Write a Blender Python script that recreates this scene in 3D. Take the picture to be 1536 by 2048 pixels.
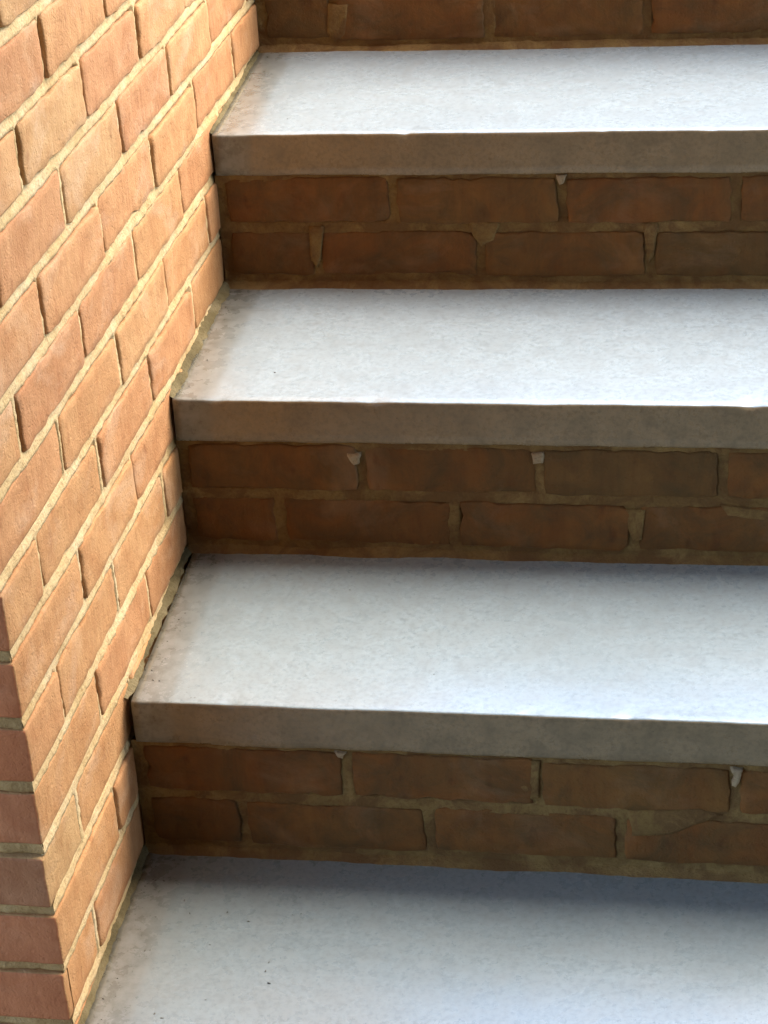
import bpy, bmesh, math, random
from mathutils import Vector, Matrix, noise

# ------------------------------------------------------------------ scene
for o in list(bpy.data.objects):
    bpy.data.objects.remove(o)
sc = bpy.context.scene
COL = sc.collection
RAD = math.radians
random.seed(11)

# ------------------------------------------------------------------ camera
PITCH, YAW, ROLL = 0.4891, -0.1875, -0.0688
CAM = Vector((0.6307, -1.4869, 1.4112))
fwd = Vector((math.sin(YAW) * math.cos(PITCH), math.cos(YAW) * math.cos(PITCH), -math.sin(PITCH)))
rt = Vector((math.cos(YAW), -math.sin(YAW), 0))
up = rt.cross(fwd)
rt2 = rt * math.cos(ROLL) + up * math.sin(ROLL)
up2 = -rt * math.sin(ROLL) + up * math.cos(ROLL)
cam = bpy.data.cameras.new('camera')
cam.sensor_fit = 'HORIZONTAL'
cam.sensor_width = 36.0
cam.lens = 36.0 * 4187.8 / 1536.0
cam.clip_start = 0.02
cam.clip_end = 2000
camo = bpy.data.objects.new('camera', cam)
COL.objects.link(camo)
M = Matrix((rt2, up2, -fwd)).transposed().to_4x4()
M.translation = CAM
camo.matrix_world = M
sc.camera = camo

# ------------------------------------------------------------------ light
SUN_DIR = Vector((0.50, 0.30, 0.80)).normalized()      # towards the light
elev = math.asin(SUN_DIR.z)
azim = math.atan2(SUN_DIR.x, SUN_DIR.y)
w = bpy.data.worlds.new('World')
sc.world = w
w.use_nodes = True
nt = w.node_tree
bg = nt.nodes['Background']
sky = nt.nodes.new('ShaderNodeTexSky')
sky.sky_type = 'NISHITA'
sky.sun_disc = False
sky.sun_elevation = elev
sky.sun_rotation = azim
sky.air_density = 1.0
sky.dust_density = 1.0
sky.ozone_density = 1.0
nt.links.new(sky.outputs[0], bg.inputs[0])
bg.inputs[1].default_value = 0.15
sun = bpy.data.lights.new('sun', 'SUN')
sun.energy = 1.5
sun.angle = RAD(55)
sun.color = (1.0, 0.90, 0.74)
suno = bpy.data.objects.new('sun', sun)
COL.objects.link(suno)
suno.rotation_euler = (-SUN_DIR).to_track_quat('-Z', 'Y').to_euler()
suno.location = SUN_DIR * 20

sc.view_settings.view_transform = 'Standard'
sc.view_settings.look = 'None'
sc.view_settings.gamma = 1.0
sc.view_settings.use_curve_mapping = False
sc.view_settings.exposure = 2.65

# ------------------------------------------------------------------ dimensions
CO = 0.0711          # brick course
LB = 0.203           # stretcher module
G = 0.2932           # going
H = 3 * CO           # rise
T = 0.0519           # slab thickness
TP = 0.058           # fall of the treads towards the front
Z0 = 0.5841          # level of one bed joint of the side wall
YA = 0.0141          # end of the side wall
STEP_W = 1.75        # width of the flight
OV = 0.003           # slab front proud of the riser bricks
NT = 5               # treads 0..4
WALL_Y1 = 2.25
WALL_TH = 0.203


# ------------------------------------------------------------------ helpers
def link(o, parent=None):
    COL.objects.link(o)
    if parent is not None:
        o.parent = parent
    return o


def mesh_obj(name, me, mat, parent=None, smooth=False):
    o = bpy.data.objects.new(name, me)
    if mat is not None:
        if len(me.materials) == 0:
            me.materials.append(mat)
    if smooth:
        for p in me.polygons:
            p.use_smooth = True
    return link(o, parent)


def py_mesh(name, v, f):
    me = bpy.data.meshes.new(name)
    me.from_pydata([tuple(a) for a in v], [], f)
    me.update()
    return me


def empty(name, loc=(0, 0, 0)):
    o = bpy.data.objects.new(name, None)
    o.location = loc
    o.empty_display_size = 0.05
    return link(o)


def tag(o, label, cat, group=None):
    o['label'] = label
    o['category'] = cat
    if group:
        o['group'] = group


def fbm(p, oct=4):
    return noise.fractal(p, 0.9, 2.0, oct, noise_basis='PERLIN_ORIGINAL')


def N3(x, y, z):
    return noise.noise(Vector((x, y, z)))


# ------------------------------------------------------------------ materials
class NT_:
    def __init__(self, name):
        self.m = bpy.data.materials.new(name)
        self.m.use_nodes = True
        self.t = self.m.node_tree
        self.b = self.t.nodes['Principled BSDF']

    def n(self, typ, **kw):
        nd = self.t.nodes.new(typ)
        for k, v in kw.items():
            setattr(nd, k, v)
        return nd

    def l(self, a, b):
        self.t.links.new(a, b)

    def ramp(self, src, stops):
        r = self.n('ShaderNodeValToRGB')
        els = r.color_ramp.elements
        while len(els) < len(stops):
            els.new(0.5)
        for e, (p, c) in zip(els, stops):
            e.position = p
            e.color = c if len(c) == 4 else (*c, 1)
        self.l(src, r.inputs[0])
        return r.outputs[0]

    def noise(self, vec, scale, detail=4, rough=0.55, dist=0.0):
        nd = self.n('ShaderNodeTexNoise')
        nd.inputs['Scale'].default_value = scale
        nd.inputs['Detail'].default_value = detail
        nd.inputs['Roughness'].default_value = rough
        nd.inputs['Distortion'].default_value = dist
        self.l(vec, nd.inputs['Vector'])
        return nd.outputs['Fac']

    def mix(self, fac, a, b, mode='MIX'):
        nd = self.n('ShaderNodeMix', data_type='RGBA', blend_type=mode)
        if isinstance(fac, (int, float)):
            nd.inputs[0].default_value = fac
        else:
            self.l(fac, nd.inputs[0])
        for s, x in ((nd.inputs[6], a), (nd.inputs[7], b)):
            if isinstance(x, tuple):
                s.default_value = x if len(x) == 4 else (*x, 1)
            else:
                self.l(x, s)
        return nd.outputs[2]

    def math(self, op, a, b=None, c=None):
        nd = self.n('ShaderNodeMath', operation=op)
        for s, x in zip(nd.inputs, (a, b, c)):
            if x is None:
                continue
            if isinstance(x, (int, float)):
                s.default_value = x
            else:
                self.l(x, s)
        return nd.outputs[0]

    def bump(self, h, strength, dist, prev=None):
        nd = self.n('ShaderNodeBump')
        nd.inputs['Strength'].default_value = strength
        nd.inputs['Distance'].default_value = dist
        self.l(h, nd.inputs['Height'])
        if prev is not None:
            self.l(prev, nd.inputs['Normal'])
        return nd.outputs['Normal']

    def mapping(self, src, scale=(1, 1, 1), loc=None):
        nd = self.n('ShaderNodeMapping')
        nd.inputs['Scale'].default_value = scale
        self.l(src, nd.inputs['Vector'])
        if loc is not None:
            self.l(loc, nd.inputs['Location'])
        return nd.outputs[0]


def mat_brick(name, palette, haze=0.5, soot=None):
    q = NT_(name)
    oi = q.n('ShaderNodeObjectInfo')
    geo = q.n('ShaderNodeNewGeometry')
    rnd = oi.outputs['Random']
    pos = geo.outputs['Position']
    base = q.ramp(rnd, palette)
    # broad mottling
    n1 = q.noise(pos, 22, 5, 0.6, 0.4)
    c = q.mix(q.ramp(n1, [(0.35, (0, 0, 0)), (0.7, (1, 1, 1))]), base,
              q.mix(1.0, base, (0.80, 0.70, 0.62), 'MULTIPLY'))
    # dragged vertical streaks of the clay
    st = q.noise(q.mapping(pos, (150, 150, 16)), 1.0, 3, 0.6)
    c = q.mix(q.ramp(st, [(0.48, (0, 0, 0)), (0.72, (0.5, 0.5, 0.5))]), c,
              q.mix(1.0, c, (1.16, 1.22, 1.25), 'MULTIPLY'))
    c = q.mix(q.ramp(st, [(0.28, (0.4, 0.4, 0.4)), (0.46, (0, 0, 0))]), c,
              q.mix(1.0, c, (0.80, 0.72, 0.66), 'MULTIPLY'))
    if soot:
        n4 = q.noise(pos, 17, 6, 0.7, 0.8)
        c = q.mix(q.ramp(n4, [(0.38, (0, 0, 0)), (0.66, (0.75, 0.75, 0.75))]), c, soot)
    # pale mortar haze left on the faces
    n2 = q.noise(q.mapping(pos, (9, 9, 14)), 1.0, 6, 0.65, 0.6)
    hz = q.ramp(n2, [(0.52, (0, 0, 0)), (0.78, (haze, haze, haze))])
    c = q.mix(hz, c, (0.50, 0.335, 0.20))
    # small darker firing marks
    n3 = q.noise(q.mapping(pos, (60, 60, 28)), 1.0, 3, 0.5)
    c = q.mix(q.ramp(n3, [(0.62, (0, 0, 0)), (0.75, (0.6, 0.6, 0.6))]), c,
              q.mix(1.0, c, (0.62, 0.50, 0.42), 'MULTIPLY'))
    q.l(c, q.b.inputs['Base Color'])
    q.b.inputs['Roughness'].default_value = 0.82
    q.b.inputs['Specular IOR Level'].default_value = 0.3
    h = q.math('ADD', q.math('MULTIPLY', st, 0.3), q.noise(pos, 420, 3, 0.6))
    pit = q.ramp(q.noise(pos, 170, 2, 0.5), [(0.30, (0, 0, 0)), (0.40, (1, 1, 1))])
    h = q.math('ADD', h, q.math('MULTIPLY', pit, 0.4))
    q.l(q.bump(h, 0.55, 0.0016, q.bump(q.noise(pos, 45, 4, 0.6), 0.5, 0.004)), q.b.inputs['Normal'])
    return q.m


def mat_mortar(name, c1, c2, c3, dust=None):
    q = NT_(name)
    geo = q.n('ShaderNodeNewGeometry')
    pos = geo.outputs['Position']
    n1 = q.noise(pos, 14, 5, 0.6, 0.3)
    c = q.ramp(n1, [(0.32, c1), (0.5, c2), (0.68, c3)])
    n2 = q.noise(pos, 260, 4, 0.7)
    c = q.mix(q.ramp(n2, [(0.36, (0.55, 0.55, 0.55)), (0.5, (0, 0, 0))]), c,
              q.mix(1.0, c, (0.66, 0.58, 0.48), 'MULTIPLY'))
    if dust:
        n4 = q.noise(pos, 24, 5, 0.7, 0.6)
        c = q.mix(q.ramp(n4, [(0.42, (0, 0, 0)), (0.58, (0.85, 0.85, 0.85))]), c, dust)
    q.l(c, q.b.inputs['Base Color'])
    q.b.inputs['Roughness'].default_value = 0.93
    q.b.inputs['Specular IOR Level'].default_value = 0.2
    h = q.math('ADD', q.noise(pos, 130, 4, 0.65), q.math('MULTIPLY', n2, 0.5))
    q.l(q.bump(h, 0.6, 0.003), q.b.inputs['Normal'])
    return q.m


def mat_stone(name, tint=(0.89, 1.05, 1.12), glossy=True):
    q = NT_(name)
    geo = q.n('ShaderNodeNewGeometry')
    tc = q.n('ShaderNodeTexCoord')
    pos = geo.outputs['Position']
    n1 = q.noise(q.mapping(pos, (2.2, 5, 5)), 1.0, 5, 0.6, 0.8)
    c = q.ramp(n1, [(0.3, tuple(0.355 * t for t in tint)), (0.5, tuple(0.38 * t for t in tint)), (0.7, tuple(0.40 * t for t in tint))])
    n2 = q.noise(pos, 190, 4, 0.7)
    c = q.mix(q.ramp(n2, [(0.35, (0.60, 0.60, 0.60)), (0.55, (0, 0, 0))]), c, tuple(0.22 * t for t in tint))
    n3 = q.noise(pos, 35, 5, 0.65)
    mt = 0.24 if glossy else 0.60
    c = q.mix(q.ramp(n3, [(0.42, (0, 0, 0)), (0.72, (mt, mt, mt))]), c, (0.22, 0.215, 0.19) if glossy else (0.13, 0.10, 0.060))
    # dried water marks: thin rims round irregular patches
    n5 = q.noise(q.mapping(pos, (3.2, 7, 7)), 1.0, 4, 0.55, 0.5)
    c = q.mix(q.ramp(n5, [(0.46, (0, 0, 0)), (0.50, (0.16, 0.16, 0.16)), (0.515, (0.03, 0.03, 0.03)), (0.62, (0.12, 0.12, 0.12))]), c, tuple(0.26 * t for t in tint))
    # fine pores
    vp = q.n('ShaderNodeTexVoronoi')
    vp.inputs['Scale'].default_value = 330
    q.l(pos, vp.inputs['Vector'])
    pg = q.ramp(q.noise(pos, 60, 3, 0.6), [(0.50, (0, 0, 0)), (0.60, (1, 1, 1))])
    pore = q.math('MULTIPLY', q.ramp(vp.outputs['Distance'], [(0.12, (1, 1, 1)), (0.26, (0, 0, 0))]), pg)
    c = q.mix(q.math('MULTIPLY', pore, 0.35), c, (0.12, 0.115, 0.10))
    # cement residue at the slab's end, darkened to paint the wall's reflection
    sx = q.n('ShaderNodeSeparateXYZ')
    q.l(pos, sx.inputs[0])
    edge = q.math('ADD', sx.outputs[0], q.math('MULTIPLY', q.math('SUBTRACT', q.noise(q.mapping(pos, (18, 9, 9)), 1.0, 3, 0.5), 0.5), 0.022))
    em = q.ramp(edge, [(0.022, (1.0, 1.0, 1.0)), (0.044, (0.70, 0.70, 0.70)), (0.053, (0.28, 0.28, 0.28)), (0.100, (0.0, 0.0, 0.0))])
    residue_refl = q.ramp(q.noise(pos, 70, 4, 0.7), [(0.35, (0.12, 0.117, 0.095)), (0.6, (0.20, 0.198, 0.172))])
    c = q.mix(em, c, residue_refl)
    # sparse dark specks
    vo = q.n('ShaderNodeTexVoronoi')
    vo.inputs['Scale'].default_value = 95
    q.l(pos, vo.inputs['Vector'])
    gate = q.ramp(q.noise(pos, 16, 2, 0.5), [(0.58, (0, 0, 0)), (0.62, (1, 1, 1))])
    spk = q.math('MULTIPLY', q.ramp(vo.outputs['Distance'], [(0.06, (1, 1, 1)), (0.12, (0, 0, 0))]), gate)
    c = q.mix(q.math('MULTIPLY', spk, 0.55), c, (0.09, 0.075, 0.05))
    q.l(c, q.b.inputs['Base Color'])
    q.l(q.math('ADD', q.math('MULTIPLY', n3, 0.16), 0.20), q.b.inputs['Roughness'])
    q.b.inputs['Specular IOR Level'].default_value = 0.6 if glossy else 0.3
    if glossy:      # sealed, honed top
        q.b.inputs['Coat Weight'].default_value = 0.9
        q.b.inputs['Coat IOR'].default_value = 1.7
        q.l(q.math('ADD', q.math('MULTIPLY', n1, 0.16), 0.16), q.b.inputs['Coat Roughness'])
    q.l(q.bump(n2, 0.13, 0.0015, q.bump(n1, 0.25, 0.006)), q.b.inputs['Normal'])
    return q.m


def mat_plain(name, col, rough=0.9, scale=30, amt=0.25):
    q = NT_(name)
    geo = q.n('ShaderNodeNewGeometry')
    n1 = q.noise(geo.outputs['Position'], scale, 5, 0.6)
    c = q.mix(q.ramp(n1, [(0.35, (0, 0, 0)), (0.65, (1, 1, 1))]), col, tuple(x * (1 - amt) for x in col))
    q.l(c, q.b.inputs['Base Color'])
    q.b.inputs['Roughness'].default_value = rough
    q.l(q.bump(n1, 0.3, 0.01), q.b.inputs['Normal'])
    return q.m


BR_WALL = mat_brick('orange_brick', [(0.0, (0.395, 0.185, 0.074)), (0.3, (0.430, 0.212, 0.084)), (0.6, (0.425, 0.217, 0.083)),
                                     (0.92, (0.440, 0.232, 0.093)), (1.0, (0.410, 0.245, 0.100))], haze=0.6)
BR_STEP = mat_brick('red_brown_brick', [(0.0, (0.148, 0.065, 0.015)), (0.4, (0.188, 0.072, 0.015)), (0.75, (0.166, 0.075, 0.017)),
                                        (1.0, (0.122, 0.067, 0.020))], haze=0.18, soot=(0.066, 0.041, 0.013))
BR_END = mat_brick('brick_end_warm_light', [(0.0, (0.440, 0.150, 0.058)), (0.5, (0.520, 0.175, 0.070)), (1.0, (0.400, 0.170, 0.078))], haze=0.2)  # end-face copy of the brick, reddened to paint the light's warmth
MORTAR = mat_mortar('cream_mortar', (0.440, 0.290, 0.124), (0.505, 0.352, 0.168), (0.540, 0.402, 0.220))
MORTAR_E = mat_mortar('stained_mortar', (0.30, 0.175, 0.070), (0.41, 0.25, 0.105), (0.48, 0.315, 0.145))
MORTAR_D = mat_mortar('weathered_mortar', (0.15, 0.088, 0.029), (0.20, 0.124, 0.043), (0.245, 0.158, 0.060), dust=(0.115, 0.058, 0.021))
MORTAR_B = mat_mortar('dirty_bead_mortar', (0.07, 0.052, 0.022), (0.125, 0.095, 0.042), (0.20, 0.155, 0.080))
DAB = mat_mortar('pale_mortar_dab', (0.25, 0.18, 0.10), (0.31, 0.23, 0.14), (0.37, 0.29, 0.18))
STONE = mat_stone('grey_stone')
STONE_LOW = mat_stone('grey_stone_shade_low', (0.575, 0.690, 0.695))  # stone darkened so the lowest tread carries painted shade
STONE_MID = mat_stone('grey_stone_shade_mid', (0.765, 0.92, 0.955))  # milder painted shade for the second tread
STONE_E = mat_stone('weathered_shade_stone_edge', (0.70, 0.51, 0.295), False)  # edge dirt plus the shaded front's warm tone put into its colour
GROUND = mat_plain('ground_soil_grass', (0.09, 0.10, 0.045), 0.95, 6, 0.45)
PAVE = mat_plain('paving_stone', (0.13, 0.115, 0.095), 0.85, 12, 0.25)
BLOCKER_MAT = mat_plain('blocker_render', (0.15, 0.095, 0.055), 0.9, 4, 0.2)
GRIT = mat_plain('dark_grit', (0.075, 0.062, 0.042), 0.9, 200, 0.4)


# ------------------------------------------------------------------ brick meshes
def brick_mesh(name, l, h, d, seed, wob=0.0019):
    """face in the XZ plane looking along -Y; origin at the centre of the face."""
    R = random.Random(seed)
    nx, nz = max(4, int(l / 0.011)), 6
    xs = [-l / 2 + l * i / nx for i in range(nx + 1)]
    zs = [-h / 2 + h * i / nz for i in range(nz + 1)]
    ring = [(x, zs[0]) for x in xs[:-1]] + [(xs[-1], z) for z in zs[:-1]] + \
           [(x, zs[-1]) for x in xs[:0:-1]] + [(xs[0], z) for z in zs[:0:-1]]
    n = len(ring)
    off = R.uniform(0, 50)
    out, mid, inn = [], [], []
    for i, (x, z) in enumerate(ring):
        cx = abs(abs(x) - l / 2) < 1e-6 and abs(abs(z) - h / 2) < 1e-6
        wx = wob * 1.5 * N3(x * 60 + off, z * 60, 1.3) + R.uniform(-.6, .6) * wob
        wz = wob * 1.5 * N3(x * 45 + off, z * 60, 7.7) + R.uniform(-.4, .4) * wob
        chip = 0.0
        if R.random() < 0.07:
            chip = R.uniform(0.001, 0.0035)
        sx = 0 if abs(x) < l / 2 - 1e-6 else math.copysign(1, x)
        sz = 0 if abs(z) < h / 2 - 1e-6 else math.copysign(1, z)
        k = 0.0010 if cx else 0.0
        X, Z = x + wx - sx * (k + chip), z + wz - sz * (k + chip)
        out.append((X, Z))
        bev = 0.0013 + R.uniform(0, 0.0013)
        inn.append((X - sx * bev - (0 if sx else 0), Z - sz * bev))
    v, f = [], []
    for X, Z in out:
        v.append((X, d, Z))
    for X, Z in out:
        v.append((X, 0.0016 + R.uniform(-.0004, .0008), Z))
    for (X, Z), (A, B) in zip(out, inn):
        v.append(((X + A) / 2, 0.0005, (Z + B) / 2))
    for X, Z in inn:
        v.append((X, 0.0 + 0.0009 * N3(X * 30 + off, Z * 30, 3), Z))
    for r in range(3):
        for i in range(n):
            j = (i + 1) % n
            f.append((r * n + i, r * n + j, (r + 1) * n + j, (r + 1) * n + i))
    # front face: strips between bottom and top of the inner ring
    b = 3 * n
    bot = [b + i for i in range(nx + 1)]
    top = [b + nx + nz + (nx - i) for i in range(nx + 1)]
    right = [b + nx + i for i in range(nz + 1)]
    left = [b + (n - i) % n if i else b for i in range(nz + 1)]
    grid = [[None] * (nx + 1) for _ in range(nz + 1)]
    for i in range(nx + 1):
        grid[0][i] = bot[i]
        grid[nz][i] = top[i]
    for j in range(1, nz):
        grid[j][0] = left[j]
        grid[j][nx] = right[j]
        for i in range(1, nx):
            grid[j][i] = len(v)
            x, z = xs[i], zs[j]
            v.append((x, 0.0011 * N3(x * 30 + off, z * 30, 3), z))
    for j in range(nz):
        for i in range(nx):
            f.append((grid[j][i], grid[j][i + 1], grid[j + 1][i + 1], grid[j + 1][i]))
    me = py_mesh(name, v, f)
    for p in me.polygons:
        p.use_smooth = True
    return me


CACHE = {}


def get_brick(l, h, d, kind, mat):
    key = (round(l, 3), round(h, 4), round(d, 3), kind)
    if key not in CACHE:
        CACHE[key] = []
    lst = CACHE[key]
    nmax = 9
    if len(lst) < nmax:
        me = brick_mesh('brick_%s' % kind, l, h, d, hash(key) % 9999 + len(lst) * 17 if False else int(key[0] * 1e4) + len(lst) * 31 + len(kind), 0.0018 if kind == 'step' else 0.0019)
        me.materials.append(mat)
        lst.append(me)
        return me
    return random.choice(lst)


def place_brick(parent, me, face_center, normal, jit=0.0008, flip=True):
    o = bpy.data.objects.new('brick', me)
    n = Vector(normal)
    # local -Y = outward normal
    yv = -n
    zv = Vector((0, 0, 1))
    xv = yv.cross(zv).normalized()
    m = Matrix((xv, yv, zv)).transposed()
    if flip and random.random() < 0.5:
        m = m @ Matrix.Rotation(math.pi, 3, 'Y')
    m = m @ Matrix.Rotation(random.gauss(0, 0.006), 3, 'Y') @ Matrix.Rotation(random.gauss(0, 0.004), 3, 'Z')
    mm = m.to_4x4()
    mm.translation = Vector(face_center) + n * random.uniform(-jit, jit) * 1.6 + \
        xv * random.gauss(0, 0.0007) + Vector((0, 0, random.gauss(0, jit)))
    o.matrix_world = mm
    link(o, parent)
    return o


# ------------------------------------------------------------------ side wall
wall = empty('brick_wall', (0, YA, -H))
tag(wall, 'sunlit orange brick wall with cream mortar rising along the left side of the steps', 'wall')
WZ = wall.location.copy()
BH = 0.0578           # brick height
JV = 0.0088           # width of an upright joint
n_lo = int(round((Z0 + H) / CO)) + 1      # course index at the foot (going down)
n_hi = -13                                  # top course
bricks = []
Z_TOP = Z0 - (n_hi - 1) * CO
for n in range(n_hi, n_lo + 1):
    zc = Z0 - (n - 0.5) * CO
    even = (n % 2 == 0)
    first = 0.1070 if even else 0.2090        # first piece from the wall end
    # face along the steps (+X)
    y = YA
    ln = first
    k = 0
    while y < WALL_Y1 - 0.03:
        y1 = min(y + ln, WALL_Y1)
        a = y + (0 if k == 0 else JV / 2)
        b = y1 - (JV / 2 if y1 < WALL_Y1 else 0)
        d = 0.0935
        if k == 0:
            # corner brick, a block of its own that shows on both faces
            bricks.append(('corner', a, b, zc, even))
        else:
            me = get_brick(b - a, BH, d, 'wall', BR_WALL)
            o = place_brick(wall, me, (0 - WZ.x, (a + b) / 2 - WZ.y, zc - WZ.z), (1, 0, 0), jit=0.0010)
        y = y1
        ln = LB
        k += 1


def corner_brick(a, b, x0, x1, zc, h, seed):
    """brick at the wall's end: faces at x = x1 (to the steps) and y = a (to the viewer)."""
    R = random.Random(seed)
    bm = bmesh.new()
    bmesh.ops.create_cube(bm, size=1.0)
    for vtx in bm.verts:
        vtx.co = Vector(((x0 + x1) / 2 + vtx.co.x * (x1 - x0), (a + b) / 2 + vtx.co.y * (b - a), zc + vtx.co.z * h))
    bmesh.ops.subdivide_edges(bm, edges=bm.edges[:], cuts=4, use_grid_fill=True)
    bmesh.ops.bevel(bm, geom=[e for e in bm.edges if len(e.link_faces) == 2 and e.calc_face_angle(0) > 1.0],
                    offset=0.0028, segments=2, affect='EDGES', profile=0.6)
    off = R.uniform(0, 90)
    for vtx in bm.verts:
        c = vtx.co
        d = Vector((N3(c.x * 55 + off, c.y * 55, c.z * 55), N3(c.x * 55, c.y * 55 + off, c.z * 55), N3(c.x * 55, c.y * 55, c.z * 55 + off)))
        e = Vector((N3(c.x * 160 + off, c.y * 160, c.z * 160), N3(c.x * 160, c.y * 160 + off, c.z * 160), N3(c.x * 160, c.y * 160, c.z * 160 + off)))
        vtx.co += d * 0.0011 + e * 0.00025
    me = bpy.data.meshes.new('brick_corner')
    bm.to_mesh(me)
    bm.free()
    me.materials.append(BR_WALL)
    me.materials.append(BR_END)
    for p in me.polygons:
        if p.normal.y < -0.7:
            p.material_index = 1
        p.use_smooth = True
    return me


for i, (_, a, b, zc, even) in enumerate(bricks):
    dx = random.gauss(0, 0.0010)
    dy = random.gauss(0, 0.0015)
    if even:      # short face to the steps, long face on the wall's end
        me = corner_brick(a + dy - WZ.y, b - WZ.y, -WALL_TH, dx, zc - WZ.z, BH, i)
        mesh_obj('brick', me, BR_WALL, wall)
    else:         # long face to the steps, header on the wall's end, a second header beside it
        me = corner_brick(a + dy - WZ.y, b - WZ.y, -0.0968, dx, zc - WZ.z, BH, i)
        mesh_obj('brick', me, BR_WALL, wall)
        me = corner_brick(a - WZ.y, b - WZ.y, -WALL_TH, -0.1062, zc - WZ.z, BH, i + 500)
        mesh_obj('brick', me, BR_WALL, wall)


# mortar of the wall: core with a worked joint surface on the +X face and on the end
def wall_joint_depth(y, z):
    """how far the mortar lies behind the face plane at (y, z)."""
    n = (Z0 - z) / CO
    nr = math.ceil(n)                    # course between line nr-1 and nr
    dz = abs(n - round(n)) * CO          # distance to the nearest bed joint centre
    even = (nr % 2 == 0)
    first = 0.1070 if even else 0.2090
    u = (y - YA - first) / LB
    du = abs(u - round(u)) * LB if round(u) >= 0 else 9
    p = Vector((y, z, 0.0))
    bed = 0.0012 + 0.0016 * N3(y * 9, z * 40, 4.1) + 0.0013 * N3(y * 70, z * 70, 9.2) + 0.0007 * N3(y * 210, z * 210, 2.2)
    # struck joint: a little deeper just under the upper brick
    s = (round(n) - n) * CO              # >0 above the joint centre
    bed += 0.0014 * max(0, min(1, (s + 0.002) / 0.006))
    raked = N3(round(u) * 3.7 + 0.5, nr * 5.3 + 0.5, 0.2)
    side = ((u - round(u)) * LB)         # >0 further from the viewer
    up_ = 0.0007 + 0.0035 * max(0.0, raked - 0.1) + 0.002 * N3(y * 40, z * 30, 5.5) + 0.0012 * N3(y * 170, z * 170, 1.5)
    up_ += 0.0026 * max(0, min(1, (side - 0.0005) / 0.003)) * (0.5 + 0.9 * max(0, N3(round(u) * 9.1, nr * 2.7, 3.3) + 0.35))
    if dz < 0.0072:
        k = max(0, min(1, (dz - 0.0045) / 0.0027))
        if du < 0.006:
            return max(0.0002, bed * (1 - k) + up_ * k)
        return max(-0.0004, bed)
    if du < 0.0065:
        return max(0.0008, up_)
    return 0.013


def grid_part(name, us, vs, fn, mat, parent, flip=False):
    v = [fn(a, b) for b in vs for a in us]
    nu = len(us)
    f = []
    for j in range(len(vs) - 1):
        for i in range(nu - 1):
            q = (j * nu + i, j * nu + i + 1, (j + 1) * nu + i + 1, (j + 1) * nu + i)
            f.append(q[::-1] if flip else q)
    me = py_mesh(name, v, f)
    for p in me.polygons:
        p.use_smooth = True
    return mesh_obj(name, me, mat, parent)


def frange(a, b, s):
    n = max(1, int(round((b - a) / s)))
    return [a + (b - a) * i / n for i in range(n + 1)]


ys = frange(YA + 0.0036, 1.05, 0.0028) + frange(1.05, WALL_Y1, 0.012)[1:]
zs = frange(-H - 0.02, -0.06, 0.008)[:-1] + frange(-0.06, 1.18, 0.0028) + frange(1.18, Z_TOP, 0.010)[1:]
grid_part('mortar', ys, zs, lambda y, z: (-wall_joint_depth(y, z) - WZ.x, y - WZ.y, z - WZ.z), MORTAR, wall)


def end_joint_depth(x, z):
    n = (Z0 - z) / CO
    nr = math.ceil(n)
    dz = abs(n - round(n)) * CO
    even = nr % 2 == 0
    bed = 0.0040 + 0.0022 * N3(x * 30, z * 40, 4.1) + 0.0013 * N3(x * 90, z * 90, 9.2)
    if dz < 0.0075:
        return bed
    if not even and abs(x + 0.1015) < 0.0065:
        return 0.006
    return 0.013


xs_ = frange(-WALL_TH, -0.0012, 0.003)
zs2 = frange(-H - 0.02, 1.18, 0.003) + frange(1.18, Z_TOP, 0.010)[1:]
grid_part('mortar', xs_, zs2, lambda x, z: (x - WZ.x, YA + end_joint_depth(x, z) - WZ.y, z - WZ.z), MORTAR_E, wall, flip=False)
# rear face, far end and coping of the wall
core = bmesh.new()
bmesh.ops.create_cube(core, size=1)
for vtx in core.verts:
    vtx.co = Vector((-0.109 + vtx.co.x * 0.188, (YA + 0.015 + WALL_Y1) / 2 + vtx.co.y * (WALL_Y1 - YA - 0.015), (Z_TOP - H) / 2 + vtx.co.z * (Z_TOP + H))) - WZ
me = bpy.data.meshes.new('wall_core')
core.to_mesh(me)
core.free()
mesh_obj('wall_core', me, MORTAR_D, wall)


# ------------------------------------------------------------------ steps
steps = empty('brick_steps', (0, 0, -H))
tag(steps, 'flight of outdoor steps with pale grey stone treads on shaded brown brick risers', 'steps')
SZ = steps.location.copy()


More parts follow.
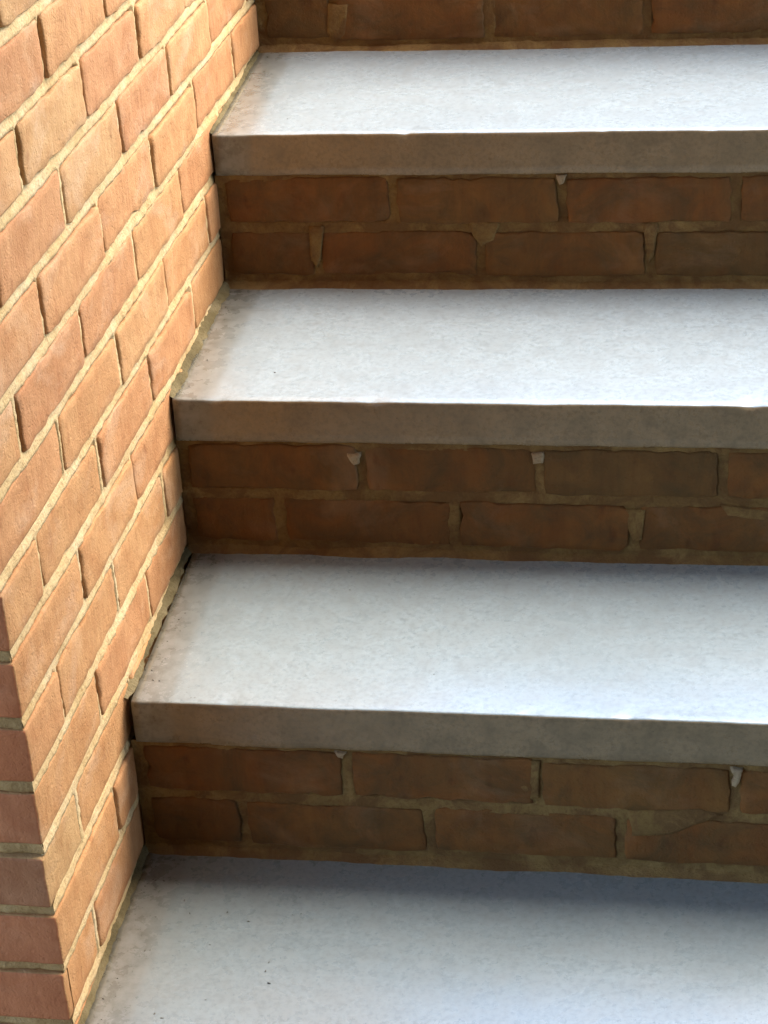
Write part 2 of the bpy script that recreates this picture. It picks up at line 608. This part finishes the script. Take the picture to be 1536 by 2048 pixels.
def slab_mesh(k, x0, x1, yf, yb):
    """stone tread: falling top, upright front with a worn arris."""
    xs = frange(x0, x1, 0.009)
    prof = [(yb, kz_bot(k)), (yf + 0.0015, kz_bot(k)), (yf, kz_bot(k) + 0.0018)]
    zt = k * H
    fr = [0.012, 0.024, 0.036, 0.046]
    prof += [(yf, kz_bot(k) + q) for q in fr]
    prof += [(yf, zt - 0.0026), (yf + 0.0007, zt - 0.0008), (yf + 0.0028, zt + 0.0001)]
    for q in (0.012, 0.03, 0.06, 0.1, 0.15, 0.2, 0.25, 0.29):
        prof.append((yf + q, zt + TP * q))
    prof.append((yb, zt + TP * (yb - yf)))
    np_ = len(prof)
    v, f = [], []
    for x in xs:
        for j, (y, z) in enumerate(prof):
            dy = dz = 0
            if 1 <= j <= 9:
                dy = 0.0015 * N3(x * 9, k * 3.1, z * 30) + 0.0005 * N3(x * 90, k, z * 90)
                if 7 <= j <= 9:
                    chip = max(0, N3(x * 48, k * 7.7, 2.0) - 0.32) * 0.009
                    dy += chip * (1 if j < 9 else .6)
                    dz = -chip * 0.8 + 0.0006 * N3(x * 30, k * 2.2, 8.0)
            if j in (1, 2):
                dz = 0.0012 * N3(x * 22, k * 5.1, 1.0)
            if j > 9:
                dz = 0.0010 * N3(x * 6, y * 9, k * 4.4)
            v.append((x - SZ.x, y + dy - SZ.y, z + dz - SZ.z))
    for i in range(len(xs) - 1):
        for j in range(np_):
            jj = (j + 1) % np_
            f.append((i * np_ + j, (i + 1) * np_ + j, (i + 1) * np_ + jj, i * np_ + jj))
    f.append(tuple(range(np_)))
    f.append(tuple((len(xs) - 1) * np_ + j for j in range(np_ - 1, -1, -1)))
    me = py_mesh('tread', v, f)
    me.materials.append({0: STONE_LOW, 1: STONE_MID}.get(k, STONE))  # stone darkens down the flight to paint the fall-off of light
    me.materials.append(STONE_E)
    for pi, p in enumerate(me.polygons):
        if len(p.vertices) == 4 and 1 <= pi % np_ <= 7:
            p.material_index = 1
        p.use_smooth = len(p.vertices) == 4
    return me


def kz_bot(k):
    return k * H - T


GAP = {0: 0.003, 1: 0.0075, 2: 0.003, 3: 0.003, 4: 0.004}
TLAB = {0: 'lowest and broadest stone tread, speckled with dark grit', 1: 'stone tread with a chipped corner and a dark gap at the wall',
        2: 'stone tread with a worn white edge and a pale strip along the wall', 3: 'topmost stone tread in view, washed almost white by the sky'}
for k in range(NT):
    yf = k * G
    yb = (k + 1) * G + 0.06 if k < NT - 1 else (k + 1) * G + 0.02
    o = mesh_obj('tread', slab_mesh(k, GAP[k], STEP_W, yf, yb), STONE, steps)
    if k in TLAB:
        o['label'] = TLAB[k]

RBH = 0.0562
RJ = {-1: (0.110, 0.215), 0: (0.1145, 0.2325), 1: (0.114, 0.2136), 2: (0.1204, 0.2195), 3: (0.1031, 0.207)}


def riser_levels(k):
    zb = k * H + TP * (G + OV)
    if k == -1:
        zb = -H
    zt = (k + 1) * H - T
    mid_top = zt - 0.0058 - RBH                   # underside of upper course
    r1 = (mid_top, zt - 0.0058)
    r0 = (mid_top - 0.0118 - RBH, mid_top - 0.0118)
    return zb, zt, r0, r1


for k in range(-1, NT - 1):
    yf = (k + 1) * G + OV
    zb, zt, r0, r1 = riser_levels(k)
    riser = bpy.data.objects.new('riser', None)
    riser.empty_display_size = 0.05
    riser.location = Vector((0, yf, zb)) - SZ
    link(riser, steps)
    RO = Vector((0, yf, zb))
    joints = []
    for row, (za, zc_) in enumerate((r0, r1)):
        j0 = RJ[k][row]
        x = 0.0
        nx_ = j0
        jl = []
        first = True
        while x < STEP_W - 0.02:
            x1 = min(nx_, STEP_W)
            a = x + (0.013 if first else 0.0056)
            b = x1 - (0.0056 if x1 < STEP_W else 0)
            if b - a > 0.02:
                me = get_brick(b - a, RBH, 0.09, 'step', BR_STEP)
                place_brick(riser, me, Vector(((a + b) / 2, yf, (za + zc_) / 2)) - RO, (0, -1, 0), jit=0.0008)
            if x1 < STEP_W:
                jl.append(x1)
            x = x1
            nx_ = x1 + LB
            first = False
        joints.append(jl)

    def depth(x, z, k=k, r0=r0, r1=r1, joints=joints):
        sm = 0.0010 * N3(x * 80, z * 80, k * 3.3) + 0.0006 * N3(x * 220, z * 220, k)
        if z > r1[1] - 0.0042:
            return 0.0014 + sm + 0.0016 * N3(x * 16, k * 4.2, 0)
        if r0[1] - 0.0042 < z < r1[0] + 0.0042:
            return 0.0016 + sm + 0.0022 * N3(x * 13, z * 20, k * 7.7)
        row = 1 if z > r1[0] else 0
        if z < r0[0] + 0.004:
            return 0.002 + sm
        if x < 0.018:
            return 0.003 + sm * 2
        for j in joints[row]:
            if abs(x - j) < 0.0098:
                return 0.0028 + sm + 0.003 * N3(j * 31, k * 9.1, row * 3.0)
        return 0.012
    xs = frange(0.0002, 1.12, 0.0030) + frange(1.12, STEP_W, 0.012)[1:]
    zs = frange(zb - 0.012, zt, 0.0030)
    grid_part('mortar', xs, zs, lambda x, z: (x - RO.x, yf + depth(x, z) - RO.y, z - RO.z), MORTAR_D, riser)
    # backing block
    bm = bmesh.new()
    bmesh.ops.create_cube(bm, size=1)
    for vtx in bm.verts:
        vtx.co = Vector((STEP_W / 2 + 0.004 + vtx.co.x * (STEP_W - 0.01), yf + 0.075 + vtx.co.y * 0.12, (zb + zt) / 2 - 0.004 + vtx.co.z * (zt - zb - 0.012))) - RO
    me = bpy.data.meshes.new('backing')
    bm.to_mesh(me)
    bm.free()
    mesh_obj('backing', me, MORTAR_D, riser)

    # haunch of mortar and dirt where the riser meets the tread below
    if k >= 0:
        v, f = [], []
        xs = frange(0.0, STEP_W, 0.006)
        for x in xs:
            wd = 0.0075 + 0.0035 * N3(x * 12, k * 2.0, 5) + 0.0016 * N3(x * 70, k, 9)
            ht = 0.0085 + 0.004 * N3(x * 10, k * 6.0, 2) + 0.0016 * N3(x * 80, k, 4)
            yy = yf + 0.004
            for a, b in ((0, 1.0), (0.35, 0.62), (0.66, 0.3), (1.0, -0.05)):
                y = yy - a * (wd + 0.004)
                z = k * H + TP * (y - k * G) + b * ht
                v.append(Vector((x, y, z)) - RO)
        for i in range(len(xs) - 1):
            for j in range(3):
                f.append((i * 4 + j, i * 4 + j + 1, (i + 1) * 4 + j + 1, (i + 1) * 4 + j))
        me = py_mesh('mortar_fillet', v, f)
        for p in me.polygons:
            p.use_smooth = True
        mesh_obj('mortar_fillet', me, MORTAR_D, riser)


# bead of mortar between each tread and the side wall
BW = {0: 0.60, 1: 0.68, 2: 0.85, 3: 0.42}
for k in range(0, NT - 1):
    ya, yb = k * G + 0.004, (k + 1) * G + OV
    yl = frange(ya, yb, 0.004)
    v, f = [], []
    for y in yl:
        t = (y - ya) / (yb - ya)
        wd = BW[k] * (0.0085 + 0.007 * N3(y * 17, k * 3, 1) + 0.004 * N3(y * 80, k, 3) + 0.002 * N3(y * 240, k, 5))
        ht = BW[k] * (0.0075 + 0.006 * N3(y * 15, k * 3, 6) + 0.003 * N3(y * 90, k, 8) + 0.0015 * N3(y * 260, k, 2))
        if t < 0.05:
            wd *= 0.5 + 10 * t
            ht *= 0.5 + 10 * t
        for a, b in ((-0.003, 1.0), (0.3, 0.7), (0.65, 0.35), (1.0, -0.06)):
            x = a * wd if a > 0 else a
            z = k * H + TP * (y - k * G) + b * ht
            v.append(Vector((x + 0.0008 * N3(y * 150, b * 9, k), y, z)) - SZ)
    for i in range(len(yl) - 1):
        for j in range(3):
            f.append((i * 4 + j, (i + 1) * 4 + j, (i + 1) * 4 + j + 1, i * 4 + j + 1))
    me = py_mesh('mortar_bead', v, f)
    for p in me.polygons:
        p.use_smooth = True
    mesh_obj('mortar_bead', me, MORTAR_B, steps)


# dabs and smears of mortar on the risers
def smear(k, pts, th, mat, name='mortar_dab', seed=0, lab=None):
    """raised patch with outline pts given as (x, height above the tread at the riser)."""
    yf = (k + 1) * G + OV
    zb, zt, r0, r1 = riser_levels(k)
    riser = [o for o in steps.children if o.name.startswith('riser')][k + 1]
    RO = Vector((0, yf, zb))
    cx = sum(p[0] for p in pts) / len(pts)
    cz = sum(p[1] for p in pts) / len(pts)
    fine = []
    for i in range(len(pts)):
        a, b = pts[i], pts[(i + 1) % len(pts)]
        for t in (0, 0.33, 0.66):
            x, z = a[0] + (b[0] - a[0]) * t, a[1] + (b[1] - a[1]) * t
            s = 0.0016
            fine.append((x + s * N3(x * 200, z * 200, seed), z + s * N3(x * 200, z * 200, seed + 5)))
    v, f = [], []
    n = len(fine)
    for sc_, d in ((1.0, -0.003), (0.97, th * 0.5), (0.75, th), (0.4, th * 1.15)):
        for x, z in fine:
            v.append(Vector((cx + (x - cx) * sc_, yf - d - 0.0004 * N3(x * 150, z * 150, d * 900), zb + cz + (z - cz) * sc_)) - RO)
    for r in range(3):
        for i in range(n):
            j = (i + 1) % n
            f.append((r * n + i, (r + 1) * n + i, (r + 1) * n + j, r * n + j))
    v.append(Vector((cx, yf - th * 1.1, zb + cz)) - RO)
    for i in range(n):
        f.append((3 * n + i, len(v) - 1, 3 * n + (i + 1) % n))
    me = py_mesh(name, v, f)
    for p in me.polygons:
        p.use_smooth = True
    o = mesh_obj(name, me, mat, riser)
    if lab:
        o['label'] = lab
    return o


def px_to_riser(k, px, py):
    """point of riser k seen at a photograph pixel: only used to read off where the dabs sit."""
    d = fwd * 4187.8 + rt2 * (px - 768) - up2 * (py - 1024)
    yf = (k + 1) * G + OV
    t = (yf - CAM.y) / d.y
    p = CAM + d * t
    zb = riser_levels(k)[0]
    return p.x, p.z - zb


DABS = [
    (1, [(694, 906), (722, 906), (718, 926), (706, 928), (698, 918)], 0.003, DAB),
    (1, [(1063, 906), (1088, 904), (1087, 926), (1068, 926)], 0.003, DAB),
    (2, [(1112, 350), (1134, 350), (1128, 366), (1118, 368)], 0.002, DAB),
    (0, [(668, 1503), (694, 1505), (684, 1516), (676, 1514)], 0.002, DAB),
    (0, [(1460, 1534), (1486, 1536), (1482, 1550), (1474, 1572), (1462, 1570), (1468, 1548)], 0.004, DAB),
    (0, [(1254, 1622), (1400, 1616), (1448, 1630), (1390, 1650), (1340, 1668), (1262, 1674)], 0.0012, MORTAR_D),
    (0, [(1010, 1520), (1080, 1522), (1078, 1596), (1060, 1600), (1024, 1562)], 0.0010, MORTAR_D),
    (1, [(1246, 1020), (1290, 1020), (1284, 1080), (1268, 1086), (1256, 1060)], 0.0010, MORTAR_D),
    (1, [(1440, 1010), (1536, 1022), (1560, 1040), (1500, 1038), (1455, 1030)], 0.0010, MORTAR_D),
    (3, [(655, 8), (695, 8), (692, 70), (668, 84), (654, 66)], 0.0012, MORTAR_D),
    (2, [(616, 452), (648, 452), (642, 520), (634, 536), (622, 520)], 0.0012, MORTAR_D),
    (2, [(936, 440), (1000, 446), (988, 480), (962, 492), (944, 470)], 0.0010, MORTAR_D),
    (2, [(1284, 446), (1316, 446), (1308, 510), (1296, 530)], 0.0012, MORTAR_D),
]
for i, (k, pts, th, mt) in enumerate(DABS):
    smear(k, [px_to_riser(k, *p) for p in pts], th, mt, 'mortar_dab' if mt is DAB else 'mortar_smear', i * 3.3)

# ------------------------------------------------------------------ grit on the lowest treads
bm = bmesh.new()
R = random.Random(5)


def add_grit(x, y, k, s):
    z = k * H + TP * (y - k * G) + s * 0.3
    s *= 0.75
    m = Matrix.Translation((x, y, z)) @ Matrix.Rotation(R.uniform(0, 6.28), 4, 'Z') @ Matrix.Diagonal((s * R.uniform(1, 2.2), s * R.uniform(.5, 1), s * .5, 1))
    r = bmesh.ops.create_icosphere(bm, subdivisions=1, radius=1.0, matrix=m)
    for vtx in r['verts']:
        vtx.co += Vector((R.uniform(-1, 1), R.uniform(-1, 1), R.uniform(-.5, .5))) * s * 0.25


def px_to_tread(k, px, py):
    d = fwd * 4187.8 + rt2 * (px - 768) - up2 * (py - 1024)
    nrm = Vector((0, -TP, 1))
    p0 = Vector((0, k * G, k * H))
    t = (p0 - CAM).dot(nrm) / d.dot(nrm)
    p = CAM + d * t
    return p.x, p.y


for px, py in ((369, 1801), (380, 1827), (455, 1825), (585, 1830), (602, 1828), (538, 1925), (538, 1967), (531, 1943), (292, 1893),
               (411, 2000), (309, 2028), (324, 2037), (420, 1890), (567, 1783), (600, 1796), (497, 1843), (290, 1902), (300, 1901)):
    x, y = px_to_tread(0, px, py)
    add_grit(x, y, 0, R.uniform(0.0009, 0.0017))
for px, py in ((868, 1349), (360, 1262), (320, 1240), (296, 1318), (290, 1340), (700, 1180)):
    x, y = px_to_tread(1, px, py)
    add_grit(x, y, 1, R.uniform(0.0007, 0.0012))
for px, py in ((575, 238), (475, 186), (472, 204), (962, 234), (465, 192), (468, 198)):
    x, y = px_to_tread(3, px, py)
    add_grit(x, y, 3, R.uniform(0.0007, 0.0013))
for px, py in ((612, 580), (705, 584), (550, 745)):
    x, y = px_to_tread(2, px, py)
    add_grit(x, y, 2, R.uniform(0.0007, 0.0012))
for i in range(60):        # crumbs caught along the wall
    k = R.choice((0, 0, 0, 1, 1, 2))
    y = k * G + R.uniform(0.03, 0.27)
    add_grit(0.012 + abs(R.gauss(0, 0.012)), y, k, R.uniform(0.0005, 0.0013))
me = bpy.data.meshes.new('grit')
bm.to_mesh(me)
bm.free()
g = mesh_obj('grit', me, GRIT)
g['kind'] = 'stuff'
g['label'] = 'tiny dark specks of grit scattered on the stone treads'
g['category'] = 'grit'

# ------------------------------------------------------------------ ground, landing and an added, unseen shelter that blocks light
ZT = NT * H - H
land_z = ZT + TP * G


def sheet(name, x0, x1, y0, y1, z, mat, th=0.12):
    v = [(x0, y0, z), (x1, y0, z), (x1, y1, z), (x0, y1, z), (x0, y0, z - th), (x1, y0, z - th), (x1, y1, z - th), (x0, y1, z - th)]
    f = [(0, 1, 2, 3), (7, 6, 5, 4), (0, 4, 5, 1), (1, 5, 6, 2), (2, 6, 7, 3), (3, 7, 4, 0)]
    return mesh_obj(name, py_mesh(name, v, f), mat)


o = sheet('landing', 0.004, STEP_W, NT * G + 0.024, 3.4, land_z, PAVE)
o['kind'] = 'structure'
# terrain: low in front, rising to the landing's level behind
bx = [-400, -60, -12, -4, -1.2, -0.205, STEP_W, STEP_W + 0.9, 6, 14, 60, 400]
by = [-400, -60, -12, -5, -2.4, -0.6, 0.05, 0.6, 1.2, 1.75, 3.4, 8, 20, 80, 400]
v = []
for y in by:
    for x in bx:
        t = max(0.0, min(1.0, (y - 0.05) / 1.7))
        z = -H - 0.004 + t * (land_z - 0.06 + H)
        if y <= 0.05:
            z = -H - 0.004
        if -0.3 < x <= STEP_W + 0.01 and 0.05 < y < 1.8:
            z = min(z, -H - 0.004 + max(0, t - 0.5) * 1.0)
        v.append((x, y, z))
f = []
nb = len(bx)
for j in range(len(by) - 1):
    for i in range(nb - 1):
        f.append((j * nb + i, j * nb + i + 1, (j + 1) * nb + i + 1, (j + 1) * nb + i))
o = mesh_obj('ground', py_mesh('ground', v, f), GROUND)
o['kind'] = 'structure'
o = sheet('path', -1.6, 3.2, -3.0, -0.02, -H + 0.002, PAVE, 0.05)
o['kind'] = 'structure'

# unseen shelter, added behind and above the viewer to keep daylight off risers
light_blocker = empty('light_blocker', (0.7, -3.1, -H))
tag(light_blocker, 'unseen rendered shelter added behind the viewer to block daylight', 'light_blocker')
PO = light_blocker.location.copy()


def block(name, x0, x1, y0, y1, z0, z1, mat, parent, po):
    bm = bmesh.new()
    bmesh.ops.create_cube(bm, size=1)
    for vtx in bm.verts:
        vtx.co = Vector(((x0 + x1) / 2 + vtx.co.x * (x1 - x0), (y0 + y1) / 2 + vtx.co.y * (y1 - y0), (z0 + z1) / 2 + vtx.co.z * (z1 - z0))) - po
    bmesh.ops.bevel(bm, geom=bm.edges[:], offset=0.01, segments=1, affect='EDGES')
    me = bpy.data.meshes.new(name)
    bm.to_mesh(me)
    bm.free()
    return mesh_obj(name, me, mat, parent)


block('wall', -0.7, 3.4, -3.4, -3.1, -H - 0.1, 4.2, BLOCKER_MAT, light_blocker, PO)  # unseen back slab, added to keep daylight off the steps
block('blocker_side', 3.15, 3.4, -3.098, -0.35, -H - 0.1, 2.448, BLOCKER_MAT, light_blocker, PO)
block('blocker_roof', -0.9, 3.6, -3.098, 0.78, 2.45, 2.63, BLOCKER_MAT, light_blocker, PO)
block('blocker_post', -0.75, -0.60, 0.45, 0.60, -H - 0.1, 2.448, BLOCKER_MAT, light_blocker, PO)

sc.render.filter_size = 1.9
sc.render.resolution_x = 768
sc.render.resolution_y = 1024
